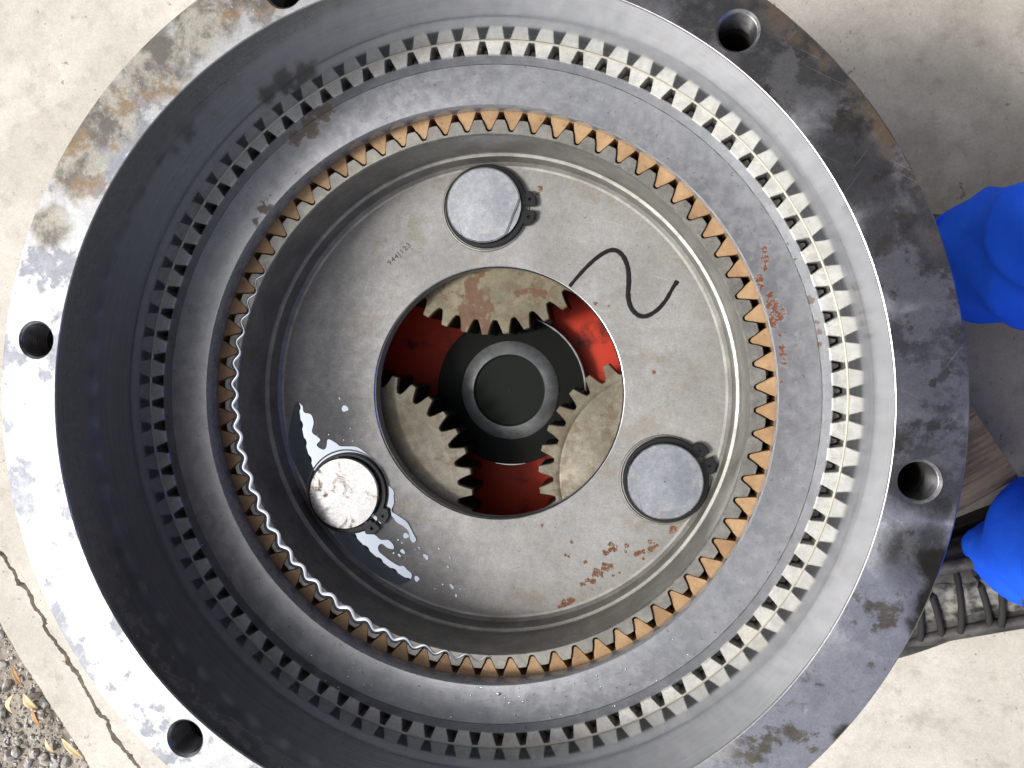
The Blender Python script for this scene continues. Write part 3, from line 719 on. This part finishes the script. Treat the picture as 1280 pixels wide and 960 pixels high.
drops = [(-.0776, -.1207, .0030), (-.0805, -.1342, .0026), (-.0834, -.1376, .0019), (-.0603, -.1381, .0028), (-.0492, -.1307, .0015), (-.0397, -.1378, .0015), (-.0413, -.1458, .0016), (-.0381, -.1624, .0024), (-.0345, -.17, .0017), (-.0664, -.1305, .0011), (-.0812, -.1267, .0012), (-.0845, -.1244, .0011), (-.0459, -.1609, .0011), (-.0885, -.1359, .0011), (-.0471, -.1193, .0008), (-.0309, -.1638, .0009), (-.1306, -.0136, .0033), (-.1353, -.0051, .0012), (-.126, -.0305, .0008), (-.0683, -.1569, .003)]
for x, y, r in drops:
    ph = rnd.uniform(0, 6); st = rnd.uniform(.55, .85)
    P = []
    for i in range(20):
        a = TAU * i / 20; rr = r * (1 + .15 * math.sin(2 * a + ph) + .1 * math.sin(3 * a + 2 * ph))
        u = Vector((math.cos(a) * rr * st, math.sin(a) * rr)); u.rotate(Matrix.Rotation(.5, 2)); P.append((x + u.x, y + u.y))
    sheet(P, Zp + .0001, .0005, bm, inset=.0002)
for k in range(26):
    a = R(rnd.uniform(190, 300)); r = rnd.uniform(.108, .18); q = rnd.uniform(.0003, .0006); x, y = r * math.cos(a), r * math.sin(a)
    sheet([(x + q * math.cos(TAU * i / 10), y + q * math.sin(TAU * i / 10)) for i in range(10)], Zp + .0001, .0003, bm, inset=.00008)
tag(obj('oil_drops', bm, M['oil'], sharp=20), 'scattered small oil drops on the carrier plate', kind='stuff')
bm = bmesh.new()
for k in range(150):
    a = R(rnd.gauss(262, 26)); rr = rnd.uniform(.2145, .249); q = .00035 * math.exp(rnd.gauss(0, .4)); zt = -.1110 if rr < .2424 else -.1122
    bmesh.ops.create_icosphere(bm, subdivisions=2, radius=q, matrix=Matrix.Translation((rr * math.cos(a), rr * math.sin(a), zt)) @ Matrix.Diagonal((rnd.uniform(1, 1.6), 1, .6, 1)))
tag(obj('oil_droplets', bm, M['meniscus'], sharp=80), 'tiny oil droplets on the flat ring', kind='stuff')
# wavy bead of oil along the roots of the carrier teeth on the dark side
P = []; a0, a1 = 148, 272; n = 75 * 10
for i in range(n):
    a = a0 + (a1 - a0) * i / n; ph = (a - PI_) / 360 * NI
    P.append(((.1990 + .0012 - .0022 * math.cos(TAU * ph)) * math.cos(R(a)), (.1990 + .0012 - .0022 * math.cos(TAU * ph)) * math.sin(R(a))))
w = [.0003 + .0022 * min(1, max(0, (i / n) * 3)) * min(1, (1 - i / n) * 4) for i in range(n)]
tag(obj('oil_bead', ribbon(P, w, -.1297, .00025), M['meniscus'], sharp=80), 'wavy oil bead along the carrier tooth roots on the dark side', 'oil bead')

# ------------------------------------------------------------------ timbers under the housing
def timber(corner, a_len, L, W, lab):
    a = R(a_len); o = empty('timber_block', (corner[0], corner[1], G), a)
    bm = bmesh.new(); box(bm, (L / 2, W / 2, .045), (L, W, .088), 0, .003)
    for v in bm.verts: v.co += mnoise.noise_vector(v.co * 9) * .002
    t = obj('timber_block', bm, M['wood'], sharp=40); t.location = o.location; t.rotation_euler = o.rotation_euler; bpy.data.objects.remove(o)
    return tag(t, lab, 'timber', 'timber blocks under the housing')
timber((.4732, -.0833), 122.4, .80, .17, 'weathered brown timber block on the concrete beside the boot')

# ------------------------------------------------------------------ person on the right
person = empty('person', (.47, 0, G))
tag(person, 'person in bright blue work trousers and dusty black boots standing beside the housing', 'person')
def folds(co, k=1.0):
    p = Vector((co.x * 4 + co.z * 5, co.y * 9 - co.z * 3.5, co.z * 2.2 + co.x * 2 + 8.3))
    r1 = max(0, 1 - abs(mnoise.noise(p)) * 2.6) ** 1.3
    q = Vector((co.x * 8 - co.z * 9, co.y * 14 + co.z * 8, co.z * 5 + 5))
    r2 = max(0, 1 - abs(mnoise.noise(q)) * 2.0) ** 2
    ph = TAU * (7 * co.x + 5 * co.z + 9 * co.y) + 7 * mnoise.noise(co * 4.1 + Vector((1.7, 0, 0)))
    sw = (ph / TAU) % 1.0; sw = min(sw / .72, (1 - sw) / .28)
    r1 = r1 * .30 + .40 * sw * (.55 + .9 * abs(mnoise.noise(co * 7 + Vector((0, 4, 0)))))
    return mnoise.noise_vector(co * 5) * .012 * k, (r1 * .030 + r2 * .008 - .014) * k
H = lambda z: z + G
def leg_rings(cx, cy, hx, hy, lean):
    out = []
    for i in range(26):
        t = i / 25; z = H(.085 + .80 * t)
        r = .059 - .006 * math.exp(-((t - .35) / .16) ** 2) + .03 * t + .004 * math.exp(-(t / .05) ** 2)
        x = cx + (hx - cx) * t ** 1.2 + .02 * math.sin(math.pi * t) * lean; y = cy + (hy - cy) * t
        out.append(((x, y, z), r, r * .93, (1, 0, 0), (0, 1, 0)))
    return out
bm = bmesh.new()
legA, legB = leg_rings(.428, .122, .62, .10, -1), leg_rings(.494, -.150, .62, -.10, -1)
loft(legA, 40, bm); loft(legB, 40, bm)
loft([((.62, 0, H(z)), a, b, (1, 0, .1), (0, 1, 0)) for z, a, b in ((.78, .12, .18), (.86, .132, .192), (.98, .13, .185))], 40, bm)
jk = bmesh.new()
tor = [((.62, 0, H(.90)), .148, .208), ((.615, 0, H(1.02)), .138, .193), ((.595, 0, H(1.15)), .14, .20), ((.57, 0, H(1.28)), .13, .215), ((.55, 0, H(1.36)), .10, .19), ((.535, 0, H(1.42)), .065, .08)]
loft([(c, a, b, (1, 0, .25), (0, 1, 0)) for c, a, b in tor], 40, jk)
for s in (-1, 1):
    tube([(.56, s * .17, H(1.33)), (.555, s * .225, H(1.27)), (.545, s * .25, H(1.16)), (.52, s * .262, H(1.03)), (.46, s * .23, H(1.02)), (.40, s * .185, H(1.05))], [.07, .072, .066, .062, .054, .046], 20, jk)
for nm, b_, mt, amp in (('trousers', bm, M['cloth'], 1.0), ('jacket', jk, M['jacket'], .6)):
    ov = obj(nm, b_, mt, sharp=0)
    md = ov.modifiers.new('remesh', 'REMESH'); md.mode = 'VOXEL'; md.voxel_size = .0042; md.use_smooth_shade = True
    bake(ov)
    nrm_ = [v.normal.copy() for v in ov.data.vertices]
    for v, nv in zip(ov.data.vertices, nrm_):
        d, h = folds(v.co, amp); v.co += d + nv * h
    md = ov.modifiers.new('soft', 'SMOOTH'); md.iterations = 2; md.factor = .5; bake(ov); smooth(ov, 180)
    ov.data.materials.clear(); ov.data.materials.append(mt); under(ov, person)
# head, neck, hands as one body mesh inside the overalls
bm = bmesh.new()
hc = Vector((.455, 0, H(1.58)))
rings = []
for t, ra, rb, dx in ((-.125, .035, .04, -.045), (-.10, .06, .055, -.035), (-.06, .078, .066, -.018), (0, .093, .076, 0), (.05, .095, .078, .008), (.09, .078, .066, .01), (.115, .045, .04, .01), (.123, .01, .01, .01)):
    rings.append((hc + Vector((dx, 0, t)), ra, rb, (1, 0, -.2), (0, 1, 0)))
loft(rings, 28, bm)
tube([(.545, 0, H(1.36)), (.515, 0, H(1.44)), (.475, 0, H(1.52))], [.062, .055, .056], 20, bm)
tube([hc + Vector((-.085, 0, .02)), hc + Vector((-.108, 0, -.012)), hc + Vector((-.105, 0, -.028))], [.007, .012, .015], 12, bm)
for s in (-1, 1):
    tube([hc + Vector((.01, s * .074, .015)), hc + Vector((.018, s * .086, .0)), hc + Vector((.008, s * .076, -.028))], [.012, .018, .009], 12, bm, flat=.6)
    tube([hc + Vector((-.088, s * .012, -.058)), hc + Vector((-.09, s * .002, -.06))], [.006, .008], 10, bm)
    w0 = Vector((.41, s * .19, H(1.045)))
    tube([w0 + Vector((.03, s * .02, 0)), w0 + Vector((0, 0, 0)), w0 + Vector((-.04, -s * .025, .01)), w0 + Vector((-.085, -s * .045, .015))], [.03, .027, .036, .036], 16, bm, flat=.55)
    tip = w0 + Vector((-.085, -s * .045, .015))
    for k, L in enumerate((.062, .074, .070, .054)):
        b0 = tip + Vector((0, 0, .028 - .019 * k)); d = Vector((-.7, -s * .55, .1 - .05 * k)).normalized(); d2 = Vector((-.2, -s * .9, -.25)).normalized()
        tube([b0 - d * .01, b0 + d * L * .45, b0 + d * L * .7 + d2 * L * .2, b0 + d * L * .75 + d2 * L * .45], [.0095, .009, .0082, .0065], 10, bm)
    b0 = w0 + Vector((-.035, -s * .01, .03)); d = Vector((-.75, -s * .1, .6)).normalized()
    tube([b0, b0 + d * .03, b0 + d * .045 + Vector((-.012, -s * .012, 0))], [.013, .0105, .008], 10, bm)
tube([(.535, 0, H(1.42)), (.56, 0, H(1.34)), (.585, 0, H(1.2)), (.61, 0, H(.95))], [.06, .09, .10, .10], 20, bm)
for s in (-1, 1):
    tube([(.56, s * .02, H(1.33)), (.56, s * .17, H(1.31)), (.545, s * .235, H(1.17)), (.52, s * .25, H(1.04)), (.46, s * .225, H(1.03)), (.41, s * .19, H(1.045)), (.39, s * .175, H(1.05))], [.05, .055, .045, .04, .036, .028, .028], 16, bm)
bd = obj('body', bm, M['skin'], sharp=0)
md = bd.modifiers.new('remesh', 'REMESH'); md.mode = 'VOXEL'; md.voxel_size = .004; md.use_smooth_shade = True
bake(bd); smooth(bd, 180); bd.data.materials.clear(); bd.data.materials.append(M['skin']); under(bd, person)
bm = bmesh.new(); rings = []
for t, ra, rb, dx in ((-.03, .045, .081, .055), (.02, .085, .084, .025), (.06, .10, .085, .012), (.095, .086, .072, .012), (.122, .05, .045, .012), (.131, .01, .01, .012)):
    rings.append((hc + Vector((dx, 0, t)), ra, rb, (1, 0, -.2), (0, 1, 0)))
hr = obj('hair', loft(rings, 28, bm), M['hair'], sharp=80); under(hr, person)
# boots
def boot(ankle, az):
    root = empty('boot'); root.parent = person
    root.matrix_parent_inverse = Matrix.Translation(person.location).inverted()
    root.location = (ankle[0], ankle[1], G); root.rotation_euler = (0, 0, az)
    sec = []   # along +x to the toe: x, half width, height of top
    data = [(-.078, .020, .05, .06), (-.07, .034, .058, .07), (-.045, .040, .062, .10), (-.01, .043, .064, .125), (.025, .043, .062, .118), (.06, .045, .056, .098), (.095, .050, .050, .080), (.13, .053, .045, .068), (.165, .051, .040, .058), (.19, .042, .036, .050), (.207, .026, .030, .042), (.213, .010, .026, .034)]
    bm = bmesh.new(); L = []; n = 32
    for x, hw, cz, top in data:
        ring = []
        for i in range(n):
            a = TAU * i / n; y = hw * math.copysign(abs(math.cos(a)) ** .75, math.cos(a)); s = math.sin(a)
            z = .022 + (top - .022) * (.5 + .5 * math.copysign(abs(s) ** .8, s))
            ring.append(bm.verts.new((x, y * (1 - .25 * max(0, s)), z)))
        L.append(ring)
    strips(bm, L); bm.faces.new(L[0]); bm.faces.new(L[-1]); bmesh.ops.recalc_face_normals(bm, faces=bm.faces)
    up = obj('upper', bm, M['boot'], root, sharp=0); ss = up.modifiers.new('sub', 'SUBSURF'); ss.levels = ss.render_levels = 1; bake(up); smooth(up, 180)
    # shaft
    bm = tube([(-.02, 0, .09), (-.015, 0, .15), (-.01, 0, .21)], [.052, .05, .052], 24); obj('shaft', bm, M['boot'], root, sharp=80)
    out = [(x, -hw - .004) for x, hw, _, _ in data] + [(.218, 0)] + [(x, hw + .004) for x, hw, _, _ in reversed(data)] + [(-.084, 0)]
    bm = sheet(catmull(out, 3), 0.0, .026, inset=.001); obj('sole', bm, M['sole'], root, sharp=40)
    top = lambda x: [b[3] + (x - a[0]) / (b[0] - a[0]) * 0 + (a[3] - b[3]) * (b[0] - x) / (b[0] - a[0]) for a, b in zip(data, data[1:]) if a[0] <= x <= b[0]][0]
    bm = bmesh.new(); L = []
    for i in range(12):
        x = .02 + .095 * i / 11; z = top(x) + .0035; hw = .017 + .003 * math.sin(i)
        L.append([bm.verts.new((x, hw * k, z - .004 * k * k + .001 * mnoise.noise(Vector((x * 90, k, 0))))) for k in (-1, -.5, 0, .5, 1)])
    for A, B in zip(L, L[1:]):
        for k in range(4): bm.faces.new((A[k], A[k + 1], B[k + 1], B[k]))
    bmesh.ops.recalc_face_normals(bm, faces=bm.faces)
    t = obj('tongue', bm, M['tongue'], root, sharp=60); sm = t.modifiers.new('t', 'SOLIDIFY'); sm.thickness = .002
    for i in range(6):
        x = .022 + .0175 * i; z = top(x) + .006
        pts = [(x + .010 * k * (1 if i % 2 else .4) + .003 * math.sin(i * 2), .030 * k, z - .009 * k * k) for k in (-1, -.66, -.33, 0, .33, .66, 1)]
        obj('lace', tube(pts, .0032, 10), M['lace'], root, sharp=80)
    for s in (-1, 1):   # eyelet flaps beside the laces
        pts = [(x, s * .032, top(x) - .004) for x in (.0, .03, .06, .09, .115, .13)]
        obj('eyelet_flap', tube(pts, [.004, .006, .0065, .0065, .006, .003], 12), M['boot'], root, sharp=80)
    pts = [(x, -hw * .96, .05) for x, hw, _, _ in data[3:9]]
    obj('piping', tube(pts, .0018, 8), M['piping'], root, sharp=80)
    return root
boot((.487, -.172), R(204))
boot((.478, .122), R(178))

# ------------------------------------------------------------------ leaves on the gravel
lv = [((-.652, -.366), 1.9, .030, .0035, .2, 'leaf_orange', 'orange brown narrow dry leaf on the gravel beside the kerb'),
      ((-.634, -.398), 2.2, .026, .006, .1, 'leaf_tan', 'pale broad dry leaf lying among the grey stones'),
      ((-.624, -.418), 1.95, .026, .0035, .3, 'leaf_orange', 'bright orange dry leaf, middle of the gravel strip'),
      ((-.662, -.402), 1.4, .030, .0035, -.8, 'leaf_tan', 'curled tan dry leaf at the left edge of the gravel'),
      ((-.607, -.452), 2.1, .022, .003, .2, 'leaf_tan', 'thin straw coloured dry leaf far out on bare soil'),
      ((-.577, -.454), 2.3, .038, .0045, .15, 'leaf_tan', 'long straw coloured dry leaf lying along the kerb'),
      ((-.620, -.505), .1, .018, .003, 0, 'leaf_tan', 'short pale dry leaf near the bottom left corner')]
for a in lv: leaf(*a)
